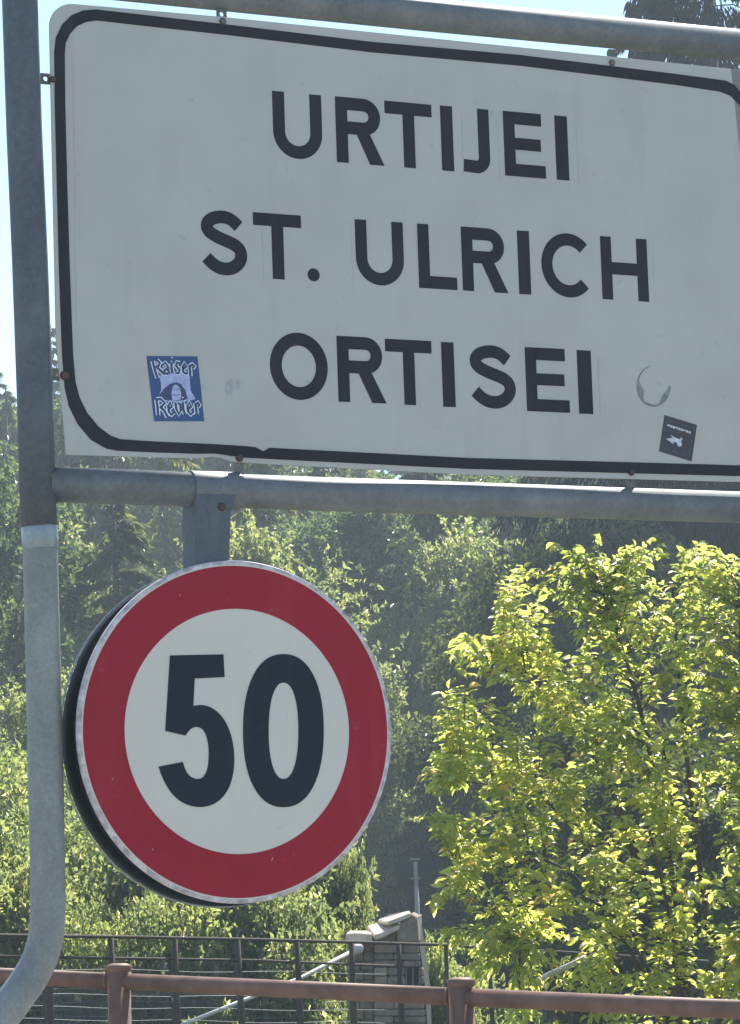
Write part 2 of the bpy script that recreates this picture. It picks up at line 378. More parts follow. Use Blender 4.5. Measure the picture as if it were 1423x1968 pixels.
tI = path([(1423, 203), (1405, 184), (1385, 176), (1300, 163), (1000, 126), (712, 100), (425, 65.5), (300, 52)])
pO += [(uo, tO[0][1]-.03)]; pI += [(uo-.021, tI[0][1]-.02)]
pO += tO; pI += tI
pO.append(outer[0]); pI.append(inner[0])
MB().strip([S(u, v, .0012) for u, v in pO], [S(u, v, .0012) for u, v in pI], -NRM*.0011).build('border', M['ink'], ts)
# lettering: strokes laid in the sign plane
def letter(ch, u0, u1, v0, v1, m, par, off=.0006, sw=None, name='letter'):
    h = v1-v0; wd = u1-u0; t = sw or h*.194; b = MB(); lay = [0]
    def P(u, v): return S(u, v, off+lay[0]*.00015)
    def quad(*p): b.prism([P(*q) for q in p], -NRM*.0005); lay[0] += 1
    def rect(a, c, d, e_): quad((a, c), (d, c), (d, e_), (a, e_))
    def ribbon(cl, w_):     # centre line
        A, B = [], []
        shut = math.hypot(cl[0][0]-cl[-1][0], cl[0][1]-cl[-1][1]) < 1e-6
        for i, p in enumerate(cl):
            q0 = cl[max(i-1, 0)] if not (shut and i == 0) else cl[-2]; q1 = cl[min(i+1, len(cl)-1)] if not (shut and i == len(cl)-1) else cl[1]
            dx, dy = q1[0]-q0[0], q1[1]-q0[1]; l = math.hypot(dx, dy); nx_, ny_ = -dy/l, dx/l
            A.append(P(p[0]+nx_*w_/2, p[1]+ny_*w_/2)); B.append(P(p[0]-nx_*w_/2, p[1]-ny_*w_/2))
        b.strip(A, B, -NRM*.0005); lay[0] += 1
    def el(cx, cy, rx, ry, a0, a1, n=20): return [(cx+rx*math.cos(R(a0+(a1-a0)*i/n)), cy+ry*math.sin(R(a0+(a1-a0)*i/n))) for i in range(n+1)]
    if ch == 'I': rect(u0, v0, u1, v1)
    elif ch == 'U':
        rr = (wd-t)/2; cy = v0+wd/2
        ribbon([(u0+t/2, v1), (u0+t/2, (v1+cy)/2)]+el(u0+wd/2, cy, rr, rr, 180, 360)+[(u1-t/2, (v1+cy)/2), (u1-t/2, v1)], t)
    elif ch == 'T': rect(u0, v1-t, u1, v1); rect(u0+wd/2-t/2, v0, u0+wd/2+t/2, v1-t)
    elif ch == 'L': rect(u0, v0, u0+t, v1); rect(u0+t, v0, u1, v0+t)
    elif ch == 'H': rect(u0, v0, u0+t, v1); rect(u1-t, v0, u1, v1); rect(u0+t, v0+h*.5-t/2, u1-t, v0+h*.5+t/2)
    elif ch == 'E': rect(u0, v0, u0+t, v1); rect(u0+t, v0, u1, v0+t); rect(u0+t, v1-t, u0+wd*.93, v1); rect(u0+t, v0+h*.5-t*.45, u0+wd*.9, v0+h*.5+t*.5)
    elif ch == 'J':
        rr = wd*.52-t/2; cy = v0+t/2+rr
        ribbon([(u1-t/2, v1), (u1-t/2, (v1+cy)/2)]+el(u1-t/2-rr, cy, rr, rr, 0, -90, 12)+[(u0, v0+t/2+h*.012)], t)
    elif ch == 'R':
        rect(u0, v0, u0+t, v1); bh = h*.56; ry = (bh-t)/2; cx = u1-wd*.05-t/2-ry
        ribbon([(u0+t, v1-t/2), (cx, v1-t/2)]+el(cx, v1-t/2-ry, ry, ry, 90, -90)+[(u0+t, v1-bh+t/2)], t)
        vb = v1-bh+t*.35
        quad((u0+wd*.40, vb), (u0+wd*.40+t*1.15, vb), (u1+wd*.01, v0), (u1-t*1.18, v0))
    elif ch == 'O': ribbon(el(u0+wd/2, v0+h/2, (wd-t)/2, (h+t*.08-t)/2, 0, 360, 48), t)
    elif ch == 'C': ribbon(el(u0+(wd)*.52, v0+h/2, wd*.52-t/2, (h+t*.08-t)/2, 43, 317, 36), t)
    elif ch == 'S':
        # s curve
        cx = u0+wd/2; a = (wd-t)/2; r2 = (h-t)/4
        raw = [(-.92, -.58), (-.55, -.85), (-.05, -1.0), (.55, -.93), (.95, -.62), (.97, -.30), (.72, -.07), (.2, .08), (-.35, .22), (-.82, .42), (-.88, .68), (-.6, .9), (-.05, 1.0), (.45, .93), (.86, .66)]
        pts = [Vector((cx+x*a, v0+h/2+y*(h-t)/2)) for x, y in raw]
        pts = smooth(pts, 3); ribbon([(p.x, p.y) for p in pts], t)
    elif ch == '.':
        b.prism([P(u0+wd/2+wd/2*math.cos(2*math.pi*k/20), v0+wd/2+wd/2*math.sin(2*math.pi*k/20)) for k in range(20)], -NRM*.0005)
    return b.build(name, m, par)
ROWS = [
 ((525, 175, 1092, 224), (648, 311.5, 1093, 347), [('U', 525, 619), ('R', 646, 736), ('T', 741, 831), ('I', 848, 871), ('J', 890, 941), ('E', 969, 1047), ('I', 1068, 1092)]),
 ((488, 408, 1243, 460), (525, 536, 1245, 580), [('S', 382, 476), ('T', 488, 580), ('.', 590, 613), ('U', 684, 776), ('L', 804, 877), ('R', 888, 974), ('I', 996, 1019), ('C', 1041, 1140), ('H', 1156, 1245)]),
 ((648, 645, 1132, 674), (652, 771.5, 1139, 796), [('O', 519, 630), ('R', 649, 740), ('T', 742, 831), ('I', 850, 874), ('S', 899, 992), ('E', 1011, 1093), ('I', 1111, 1138)])]
def lerpy(l, x): return l[1]+(l[3]-l[1])*(x-l[0])/(l[2]-l[0])
for top, bt, ls in ROWS:
    for ch, a, b_ in ls:
        xm = (a+b_)/2; ym = (lerpy(top, xm)+lerpy(bt, xm))/2
        u0, u1 = suv(a, ym)[0], suv(b_, ym)[0]
        v1 = suv(xm, lerpy(top, xm))[1]; v0 = suv(xm, lerpy(bt, xm))[1]
        sw = None
        letter(ch, u0, u1, v0, v1, M['ink'], ts, sw=sw)
# film seams round the letters: hair-thin raised edges
for (x0, y0, x1, y1) in [(141, 120, 147, 620), (1107, 225, 1113, 350), (957, 225, 962, 350), (888, 215, 891, 340), (503, 415, 508, 540), (800, 430, 805, 560), (675, 425, 680, 560), (1000, 455, 1004, 470), (1150, 690, 1155, 800), (1255, 470, 1259, 585), (1010, 660, 1095, 665)]:
    a, b_ = Vector(sp(x0, y0, .0003)), Vector(sp(x1, y1, .0003)); d = (b_-a).normalized(); p = NRM.cross(d)*.0007
    MB().prism([a+p, b_+p, b_-p, a-p], -NRM*.0002).build('film_seam', M['seam'], ts)
# bolts
def bolt(px, py, m, r=.0068, par=ts):
    c = sp(px, py, 0); b = MB(); n = 6
    b.tube([c-NRM*.012, c+NRM*.0025], r*.95, 14); b.tube([c+NRM*.0025, c+NRM*.0065], [r, r*.7], 6)
    return b.build('bolt', m, par)
bolt(428, 41, M['tab']); bolt(1176, 121, M['galv']); bolt(101, 153, M['rust'], .006); bolt(124, 722, M['rust'], .0085); bolt(460, 880, M['rust'], .0075); bolt(1213, 908, M['rust'], .007)
# stiffening channels on the back
for v_ in (suv(700, 250)[1], suv(700, 700)[1]):
    MB().box(S((uL+uR)/2, v_, -.016), U*((uR-uL)/2-.05), V*.02, NRM*.011).build('back_channel', M['galv'], ts)
# ------------------------------------------------------------------ STICKERS on the town sign
def spoly(b, pts, off, th=.0003): b.prism([sp(x, y, off) for x, y in pts], -NRM*th)
def sline(b, pts, w_, off, th=.0002):
    P = [Vector(suv(x, y, off)) for x, y in pts]; A, B = [], []
    for i, p in enumerate(P):
        d = (P[min(i+1, len(P)-1)]-P[max(i-1, 0)]).normalized(); n_ = Vector((-d.y, d.x))*w_/2
        A.append(S(p.x+n_.x, p.y+n_.y, off)); B.append(S(p.x-n_.x, p.y-n_.y, off))
    b.strip(A, B, -NRM*th)
ks = thing('sticker', sp(338, 747, .001), 'blue rectangular sticker with gothic lettering at lower left of the town sign', 'sticker')
b = MB(); spoly(b, [(282, 684), (380, 685), (386, 740), (393, 809.5), (297, 809.5), (290, 750)], .0008); b.build('backing', M['stickerblue'], ks)
def k8(pts): return [(260+x/8.894, 660+y/8.894) for x, y in pts]
b = MB(); spoly(b, k8([(400, 560), (600, 480), (900, 500), (950, 600), (950, 800), (1040, 950), (800, 1010), (500, 1000), (390, 930), (440, 800), (430, 620)]), .0010)
b.build('pale_shape', M['stickerpale'], ks)
b = MB(); spoly(b, k8([(600, 690), (700, 660), (780, 690), (860, 800), (900, 950), (760, 980), (620, 980), (480, 960), (400, 900), (500, 770)]), .0011)
b.build('figure', M['stickernavy'], ks)
b = MB()
spoly(b, k8([(640, 740), (690, 700), (760, 740), (790, 850), (780, 960), (640, 980), (625, 860)]), .0012)
spoly(b, k8([(640, 560), (700, 530), (740, 580), (720, 650), (660, 650)]), .0012)
b.build('figure_chest', M['stickerpale'], ks)
b = MB(); sline(b, k8([(640, 770), (700, 800), (760, 770)]), .0012, .0013); sline(b, k8([(650, 870), (700, 890), (770, 870)]), .0012, .0013); sline(b, k8([(430, 620), (440, 790), (390, 920)]), .0010, .0013)
sline(b, k8([(945, 600), (955, 800), (1040, 950)]), .0010, .0013); b.build('figure_line', M['stickernavy'], ks)['kind'] = 'stuff'
GL = {
 'K': [[(300, 300), (330, 420), (385, 590)], [(375, 290), (425, 330), (400, 380), (350, 410)], [(370, 400), (440, 470), (510, 530)]],
 'a': [[(455, 380), (520, 330), (560, 400), (580, 520)], [(560, 430), (500, 460), (505, 510), (560, 520)]],
 'i': [[(620, 340), (625, 420), (640, 510)], [(612, 272), (640, 278)]],
 's': [[(760, 340), (720, 320), (700, 380), (760, 450), (745, 510), (695, 500)]],
 'e': [[(810, 440), (880, 390), (850, 340), (815, 400), (825, 490), (870, 520), (900, 490)]],
 'r': [[(930, 370), (940, 470), (945, 560)], [(935, 390), (985, 360), (1015, 385), (985, 420)]],
 'R': [[(365, 960), (385, 1080), (395, 1230)], [(370, 960), (440, 950), (510, 1020), (440, 1090)], [(430, 1080), (500, 1150), (560, 1260)]],
 'e2': [[(570, 1120), (630, 1080), (600, 1010), (565, 1070), (580, 1170), (625, 1220), (655, 1180)]],
 'v': [[(690, 1010), (705, 1120), (750, 1210), (785, 1130), (770, 1040), (735, 1020)]],
 'i2': [[(815, 1010), (825, 1120), (850, 1210)], [(845, 945), (820, 960)]],
 'e3': [[(905, 1120), (960, 1080), (930, 1010), (895, 1070), (905, 1160), (955, 1215), (990, 1170)]],
 'r2': [[(1030, 1020), (1045, 1120), (1055, 1210)], [(1040, 1040), (1080, 1010), (1100, 1050), (1075, 1080)]]}
for k, strokes in GL.items():
    b = MB()
    for i, st in enumerate(strokes): sline(b, k8(st), .0086, .0014+i*.0001, .0001)
    o = b.build('letter_outline', M['stickerline'], ks)
    b = MB()
    for i, st in enumerate(strokes): sline(b, k8(st), .0047, .0017+i*.0001, .0001)
    b.build('letter', M['stickernavy'], ks)
bs = thing('sticker', sp(1303, 842, .001), 'small tilted black sticker with white bird shape at lower right of the town sign', 'sticker')
def b8(pts): return [(1200+x/7.906, 680+y/7.906) for x, y in pts]
b = MB(); spoly(b, b8([(615, 930), (1107, 1080), (1025, 1635), (533, 1480)]), .0008); b.build('backing', M['stickerblack'], bs)
b = MB(); q = b8([(640, 1000), (1060, 1125), (985, 1560), (575, 1430), (640, 1000)]); 
for i in range(4): sline(b, q[i:i+2], .0012, .0010+i*.00005, .0001)
sline(b, b8([(640, 1150), (980, 1250)]), .0012, .0012, .0001)
b.build('frame_line', M['stickerframe'], bs)
b = MB()
for i in range(9):
    t0, t1 = i/9, (i+.8)/9
    a, c = (662+360*t0, 1068+115*t0), (662+360*t1, 1068+115*t1); hh = 34 if i % 3 else 26
    spoly(b, b8([a, c, (c[0]-5, c[1]+hh), (a[0]-5, a[1]+hh)]), .0012, .0001)
b.build('lettering', M['stickerwhite'], bs)
b = MB(); spoly(b, b8([(632, 1292), (735, 1275), (700, 1225), (790, 1280), (850, 1300), (860, 1270), (890, 1290), (860, 1330), (880, 1370), (860, 1410), (820, 1405), (790, 1340), (750, 1340), (740, 1370), (700, 1335)]), .0013, .0001); b.build('bird_shape', M['stickerwhite'], bs)
# glue ring and smudge
rg = MB()
def ringarc(a0, a1, w0, w1, n=14):
    A, B = [], []
    for i in range(n+1):
        t = i/n; a = R(a0+(a1-a0)*t); wv = w0+(w1-w0)*t if not callable(w0) else w0(t)
        cx, cy, rx, ry = 1257, 742, 32.5, 39.5
        A.append(sp(cx+rx*math.cos(a), cy-ry*math.sin(a), .0009)); B.append(sp(cx+(rx-wv)*math.cos(a), cy-(ry-wv)*math.sin(a), .0009))
    rg.strip(A, B, -NRM*.0003)
ringarc(160, 245, lambda t: 3+9*math.sin(math.pi*min(1, t*1.15))**1.5, 0); ringarc(245, 285, 5, 3); ringarc(285, 360, lambda t: 3+7*math.sin(math.pi*t)**1.5, 0); ringarc(100, 160, .9, 2.2)
ro_ = rg.build('glue_ring', M['residue']); tag(ro_, 'grey glue ring left by a removed round sticker beside the last place name', 'glue mark')
for nm, pts in (('a', [(436, 735), (446, 728), (452, 740), (447, 756), (438, 762), (433, 750)]), ('b', [(455, 733), (463, 730), (462, 745), (456, 750)])):
    b = MB(); spoly(b, pts, .0006); o = b.build('scuff_mark', M['smudge'])
    tag(o, {'a': 'larger faint grey scuff right of the blue sticker', 'b': 'tiny faint scuff farther right of the blue sticker'}[nm], 'scuff')
# ------------------------------------------------------------------ ROUND SPEED SIGN
DO = .030
ds = thing('speed_limit_sign', S(0, 0, DO-.02), 'round speed limit sign with red ring and black number 50', 'speed sign')
cu, cv = suv(452.5, 1404.5, DO)
RO = (suv(748, 1404, DO)[0]-suv(156, 1404, DO)[0])/2
def ell(px0, px1, py0, py1, off):
    cxp, cyp = (px0+px1)/2, (py0+py1)/2; cu_, cv_ = suv(cxp, cyp, off)
    ru = (suv(px1, cyp, off)[0]-suv(px0, cyp, off)[0])/2; rv = (suv(cxp, py0, off)[1]-suv(cxp, py1, off)[1])/2
    return cu_, cv_, (ru+rv)/2
c0 = ell(154, 750.5, 1076, 1734, DO); c1 = ell(162, 743, 1083, 1726, DO); c2 = ell(242, 670, 1165, 1641, DO)
NS = 128
cc = suv(459.7, 1404.5, DO); c0, c1, c2 = [(cc[0], cc[1], q[2]) for q in (c0, c1, c2)]
def circ(c, r, off, n=NS): return [S(c[0]+r*math.cos(2*math.pi*k/n), c[1]+r*math.sin(2*math.pi*k/n), off) for k in range(n)]
def loft(rings, close=True):
    b = MB(); n = len(rings[0]); vs = [v for r in rings for v in r]
    b.add(vs, [(i*n+k, i*n+(k+1) % n, (i+1)*n+(k+1) % n, (i+1)*n+k) for i in range(len(rings)-1) for k in range(n)], True)
    return b
rim = loft([circ(c0, c0[2]-.0005, DO-.0135), circ(c0, c0[2]+.002, DO-.0115), circ(c0, c0[2]+.0025, DO-.004), circ(c0, c0[2]+.001, DO), circ(c0, c0[2]-.0045, DO-.0004)])
rim.build('rim', M['rim'], ds)
b = MB(); b.add(circ(c0, c0[2]-.004, DO-.0006), [tuple(range(NS))]); b.add(circ(c0, c0[2]-.004, DO-.003), [tuple(reversed(range(NS)))])
b.build('face', M['disc_white'], ds)
b = MB(); A = circ(c1, c1[2], DO); B = circ(c2, c2[2], DO); A.append(A[0]); B.append(B[0])
b.strip(A, B, -NRM*.0004); b.build('red_ring', M['red'], ds)
def d5(pts, off): return [sp(x/1.779, 1000+y/1.779, off) for x, y in pts]
five_o = [(582, 462), (765, 458), (769, 536), (667, 541), (662, 634), (692, 630), (722, 638), (752, 660), (778, 697), (795, 745), (803, 800), (801, 855), (789, 905), (768, 942), (740, 967), (708, 979), (675, 981), (640, 973), (608, 955), (580, 924), (558, 885), (543, 842), (626, 826), (634, 852), (648, 874), (668, 884), (688, 884), (702, 871), (712, 845), (715, 810), (714, 770), (707, 737), (696, 716), (682, 707), (666, 706), (650, 715), (635, 736), (566, 720)]
sg = lambda a: [(p.x, p.y) for p in smooth([Vector(q) for q in a], 2)]
five_o = five_o[:4]+sg(five_o[4:22])+sg(five_o[22:37])+five_o[37:]
b = MB(); b.prism(d5(five_o, DO+.0004), -NRM*.0006); b.build('digit', M['inkblue'], ds)
def sup(cx, cy, rx, ry, n=56, e=2.25):
    r = []
    for k in range(n+1):
        a = 2*math.pi*k/n; c, s_ = math.cos(a), math.sin(a)
        r.append((cx+rx*math.copysign(abs(c)**(2/e), c), cy+ry*math.copysign(abs(s_)**(2/e), s_)))
    return r
b = MB(); b.strip(d5(sup(970, 719, 138, 262), DO+.0004), d5(sup(970.5, 719.5, 51, 164.5), DO+.0004), -NRM*.0006); b.build('digit', M['inkblue'], ds)
# scratches
for x, y, l in ((345, 1146, 4), (216, 1499, 3), (293, 1635, 4), (522, 1655, 7)):
    a = Vector(sp(x, y, DO+.0005)); MB().prism([a, a+V*.001*l+U*.0004*l, a+V*.001*l+U*.0004*l+U*.0008, a+U*.0008], -NRM*.0003).build('scratch', M['stickerwhite'], ds)
# its rear twin facing the other way
BO = -.062
rs = thing('round_sign_back', S(0, 0, BO), 'dark backed round sign mounted behind the 50 sign facing the other way', 'round sign')
cb_ = ell(118, 118+590, 1092, 1742, BO); Rb = c0[2]
cbl = suv(117.5, 1400, BO)[0]; cb_ = (cbl+Rb+.001, suv(450, 1741, BO)[1]+Rb+.001, Rb)
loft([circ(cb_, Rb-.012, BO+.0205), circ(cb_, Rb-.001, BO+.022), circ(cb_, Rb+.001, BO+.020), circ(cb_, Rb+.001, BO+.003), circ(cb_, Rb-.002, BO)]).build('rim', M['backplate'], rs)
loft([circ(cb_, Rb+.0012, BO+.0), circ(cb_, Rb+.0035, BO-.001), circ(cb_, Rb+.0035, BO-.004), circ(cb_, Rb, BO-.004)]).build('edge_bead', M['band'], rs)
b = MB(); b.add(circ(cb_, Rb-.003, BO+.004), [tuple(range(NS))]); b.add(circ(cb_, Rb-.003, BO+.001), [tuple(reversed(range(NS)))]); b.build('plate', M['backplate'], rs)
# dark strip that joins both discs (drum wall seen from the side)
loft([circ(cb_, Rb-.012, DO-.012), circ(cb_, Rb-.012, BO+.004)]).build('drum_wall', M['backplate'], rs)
# hanging bracket
hb = thing('hanging_bracket', sp(410, 1000, 0), 'grey steel clamp bracket hanging the 50 sign from the lower rail', 'bracket')
cl_a, cl_b = frp(364, 941), frp(458, 944.3)
MB().tube([cl_a, cl_b], .0338, 32).build('clamp_sleeve', M['galv'], hb, bevel=.001)
fo = .020
pp = [sp(376, 925, fo), sp(462, 928, fo), sp(452, 965, fo), sp(445, 985, fo), sp(441, 1110, fo), sp(378, 1110, fo), sp(376, 985, fo)]
MB().prism(pp, -NRM*.062).build('hanger_plate', M['galvdark'], hb, bevel=.003)
b = MB(); c = sp(427, 974, fo); b.tube([c, c+NRM*.003], [.008, .006], 10); b.build('bolt', M['rust'], hb)
MB().box(S(suv(410, 1405, 0)[0], 0.02, (DO+BO)/2), U*.03, V*.2, NRM*.018).build('inner_post', M['galvdark'], hb)
# ------------------------------------------------------------------ BROWN RAILING
def railY(px): return 8.6+(7.1-8.6)*px/1423
def railp(px, dy=0):
    y = 1875.5+(1940.5-1875.5)*px/1423+dy; return at(px, y, railY(px))
bf = thing('brown_railing', Vector((railp(700).x, railp(700).y, 0)), 'red brown painted round-tube railing in front of the greenery', 'railing')
posts = [(-420, 1858), (229, 1853), (887, 1880), (1560, 1912)]
ends = [railp(p[0]) for p in posts]
d_ = (ends[2]-ends[1]).normalized()
for i, (px, ytop) in enumerate(posts):
    c = railp(px); z1 = at(px, ytop, railY(px)).z; side = Vector((d_.x, d_.y, 0)).normalized(); dep = Vector((-side.y, side.x, 0))
    hw = .0335
    b = MB(); b.tube([Vector((c.x, c.y, -.05)), Vector((c.x, c.y, z1-.014))], hw, 28)
    b.build('post', M['brown'], bf)
    MB().tube([Vector((c.x, c.y, z1-.026)), Vector((c.x, c.y, z1-.010)), Vector((c.x, c.y, z1-.004)), Vector((c.x, c.y, z1+.002))], [.031, .0385, .0385, .022], 28).build('post_cap', M['brown'], bf)
for a, c in zip(ends[:-1], ends[1:]):
    dd = (c-a).normalized(); MB().tube([a+dd*.03, c-dd*.03], .0238, 24).build('top_rail', M['brown'], bf)
    dn = Vector((0, 0, -.42)); MB().tube([a+dd*.03+dn, c-dd*.03+dn], .0238, 24).build('middle_rail', M['brown'], bf)
    MB().tube([c-dd*.042, c-dd*.030], [.0245, .031], 24).build('weld_collar', M['brown'], bf)
# ------------------------------------------------------------------ DARK FENCE
df = thing('dark_fence', at(500, 1968, 12.6), 'thin dark iron fence with slender uprights behind the brown railing', 'fence')
df.location.z = -1
def fY(px): return 11.5+3.2*px/1050
def topy(px): 
    P = [(-200, 1790), (0, 1797.5), (250, 1801), (500, 1806), (700, 1811.5), (850, 1816), (1050, 1828), (1400, 1850)]
    for (a, b1), (c, d1) in zip(P[:-1], P[1:]):
        if px <= c: return b1+(d1-b1)*(px-a)/(c-a)
MB().tube([at(x, topy(x), fY(x)) for x in (-200, 0, 120, 250, 380, 500, 600, 700, 850, 950, 1050, 1200, 1400)], .0075, 8).build('top_rail', M['darkiron'], df)
MB().tube([at(x, y, fY(x)) for x, y in ((-200, 1833), (0, 1838), (250, 1842), (500, 1846), (763, 1857))], .0062, 8).build('middle_rail', M['darkiron'], df)
for x in (-30, 92, 213, 336, 457, 571, 676, 766, 857, 940, 1018, 1092, 1162):
    p = at(x, topy(x)+2, fY(x)); q = at(x+14, 2100, fY(x)); lean = (q-p); h = p.z+1.0
    s_ = (q-p)*(h/(p.z-q.z)); r0 = .0150 if x < 800 else .011
    jx = random.uniform(-.012, .012)
    MB().tube([p, p+s_*.15+Vector((jx*.5, 0, 0)), p+s_*.5+Vector((jx, 0, 0)), p+s_], [r0*.85, r0, r0*1.1, r0*1.1], 8).build('upright', M['darkiron'], df)
for k in range(5):
    yy = 1862+k*24
    w_ = MB(); w_.tube([at(x, yy+x*.012+2*math.sin(x*.02+k), fY(x)) for x in range(-100, 800, 60)], .0014, 4, cap=False); w_.build('wire', M['wire'], df)
# wire fence behind
wf = thing('wire_fence', at(400, 1968, 16), 'low wire fence on brown posts behind the dark iron fence', 'fence'); wf.location.z = -1
for x, y in ((20, 1880), (100, 1890), (205, 1892), (316, 1850), (415, 1853), (509, 1856), (600, 1862), (700, 1868), (790, 1880)):
    p = at(x, y, 15.5); MB().tube([p, Vector((p.x+.02, p.y, -1.0))], .017, 8).build('post', M['postbrown'], wf)
for k in range(9):
    w_ = MB(); yy = 1898+k*14.5; w_.tube([at(x, yy+(2.5*math.sin(x*.013+k*.7)), 15.45) for x in range(-60, 820, 40)], .0022, 4, cap=False); w_.build('wire', M['wire'], wf)
wm = MB()
for k in range(90):
    x = 60+k*4.2; a = at(x, 1900, 15.47); b_ = at(x+50, 2010, 15.47); wm.tube([a, b_], .0012, 3, cap=False)
    a = at(x+50, 1900, 15.48); b_ = at(x, 2010, 15.48); wm.tube([a, b_], .0012, 3, cap=False)
o = wm.build('mesh_wire', M['wire'], wf); o['kind'] = 'stuff'
# pale pipes
pA = thing('sloping_pipe', at(520, 1900, 14.2), 'pale thick pipe sloping down to the left of the stone pier', 'pipe')
MB().tube([at(676, 1829, 14.8), at(580, 1879, 14.5), at(450, 1930, 14.2), at(300, 1990, 13.9)], .0105, 12).build('tube', M['palepipe'], pA)
MB().tube([at(694, 1820, 14.85), at(690, 1822, 14.84), at(676, 1829, 14.8)], [.018, .030, .022], 12).build('end_cap', M['palepipe'], pA)
pB = MB().tube([at(1123, 1843, 11.2), at(1060, 1872, 11.3), at(995, 1905, 11.4)], [.011, .013, .012], 12).build('sloping_pipe', M['palepipe'])
tag(pB, 'short pale pipe half hidden among the lower leaves of the yellow-green tree', 'pipe')
# ------------------------------------------------------------------ STONE PIER
PY = 15.0
pr = thing('stone_pier', at(750, 1968, PY), 'weathered stone block pier with slanting coping slabs behind the fences', 'stone pier')
pr.location.z = -1.2
def pier_block(x0, x1, y0a, y0b, y1a, y1b, dep=.45, m=M['stone'], name='stone_block', Y=PY):
    g_ = .45
    pts = [at(x0+g_, y0a+g_, Y), at(x1-g_, y0b+g_, Y), at(x1-g_, y1b-g_, Y), at(x0+g_, y1a-g_, Y)]
    j = Vector((0, random.uniform(-.012, .012), 0)); pts = [p+j for p in pts]
    return MB().prism(pts, Vector((.03, dep, 0))).build(name, m, pr, bevel=.006, seg=1)
# back core so the joints read dark
MB().prism([at(719, 1800, PY+.03), at(800, 1766, PY+.03), at(818, 1900, PY+.03), at(826, 2080, PY+.03), at(722, 2080, PY+.03)], Vector((.03, .38, 0))).build('core', M['darkstone'], pr)
# tall slab on top
pier_block(719, 763, 1797, 1777, 1810, 1811); pier_block(763, 803, 1777, 1760, 1811, 1811)
rowsy = [1811, 1832, 1846, 1859, 1876, 1893, 1909, 1925, 1940, 1953, 1967, 1984, 2003, 2025]
for i, (a, c) in enumerate(zip(rowsy[:-1], rowsy[1:])):
    xr = 806+(a-1811)*.085; 
    sp1 = 757 if i % 2 else 774
    if 3 <= i <= 4:
        pier_block(719, 745, a, a, c, c); pier_block(745, 779, a, a, c, c); pier_block(807, xr+3, a, a, c, c)
    else:
        pier_block(719, sp1, a, a, c, c); pier_block(sp1, xr, a, a, c, c)
# dark barred opening
b = MB(); 
for x in (780, 793, 805): b.prism([at(x, 1860, PY), at(x+2.2, 1860, PY), at(x+2.2, 1893, PY), at(x, 1893, PY)], Vector((0, .02, 0)))
b.build('opening_bar', M['wire'], pr)
# low wing on the left
for i, (a, c) in enumerate(zip([1792, 1812, 1830, 1848, 1866, 1884, 1902, 1920, 1940, 1960, 1980], [1812, 1830, 1848, 1866, 1884, 1902, 1920, 1940, 1960, 1980, 2005])):
    pier_block(667, 692 if i % 2 else 700, a, a, c, c, dep=.3, Y=PY+.12); pier_block(692 if i % 2 else 700, 719, a, a, c, c, dep=.3, Y=PY+.12)
# coping slabs, slanting towards the left and front
def slab(front, back, th, name='coping_slab'):
    F = [at(x, y, PY-.10) for x, y in front]; B = [at(x, y, PY+.28) for x, y in back]
    P = F+B[::-1]; b = MB(); b.prism(P, Vector((0, 0, -th))); return b.build(name, M['coping'], pr, bevel=.006, seg=1)
slab([(720, 1797), (733, 1793), (768, 1777)], [(706, 1779), (724, 1774), (763, 1765)], .028)
slab([(745, 1771), (766, 1766), (790, 1754)], [(726, 1768), (748, 1755), (788, 1750)], .022)
slab([(664, 1794), (690, 1793), (716, 1795)], [(671, 1789), (690, 1787), (712, 1789)], .045)
b = MB(); b.prism([at(763, 1780, PY-.06), at(790, 1756, PY-.06), at(802, 1763, PY-.06), at(806, 1811, PY-.06), at(763, 1811, PY-.06)], Vector((.02, .4, 0))); b.build('stone_block', M['stone'], pr, bevel=.006, seg=1)
# ------------------------------------------------------------------ FAR ROUND ROAD SIGN seen from behind
FY = 33.0
fs_ = thing('far_road_sign', at(806, 1900, FY), 'distant round road sign seen from behind on a thin pale pole', 'road sign'); fs_.location.z = zg(fs_.location.x, FY)
t0 = at(799, 1656, FY); MB().tube([Vector((t0.x, FY, zg(t0.x, FY)-.2)), t0], .026, 12).build('pole', M['palepipe'], fs_)
c = at(798, 1668, FY-.05)
def disc(c, r, th, n=48):
    b = MB(); A = [c+Vector((r*math.cos(2*math.pi*k/n), 0, r*math.sin(2*math.pi*k/n))) for k in range(n)]; b.prism(A, Vector((0, th, 0))); return b
disc(Vector((c.x, FY+.05, c.z)), .22, .02).build('disc', M['backplate'], fs_)
for dz in (.10, -.12):
    MB().box((c.x, FY-.03, c.z+dz), Vector((.055, 0, 0)), Vector((0, .012, 0)), Vector((0, 0, .009))).build('clamp', M['palepipe'], fs_)
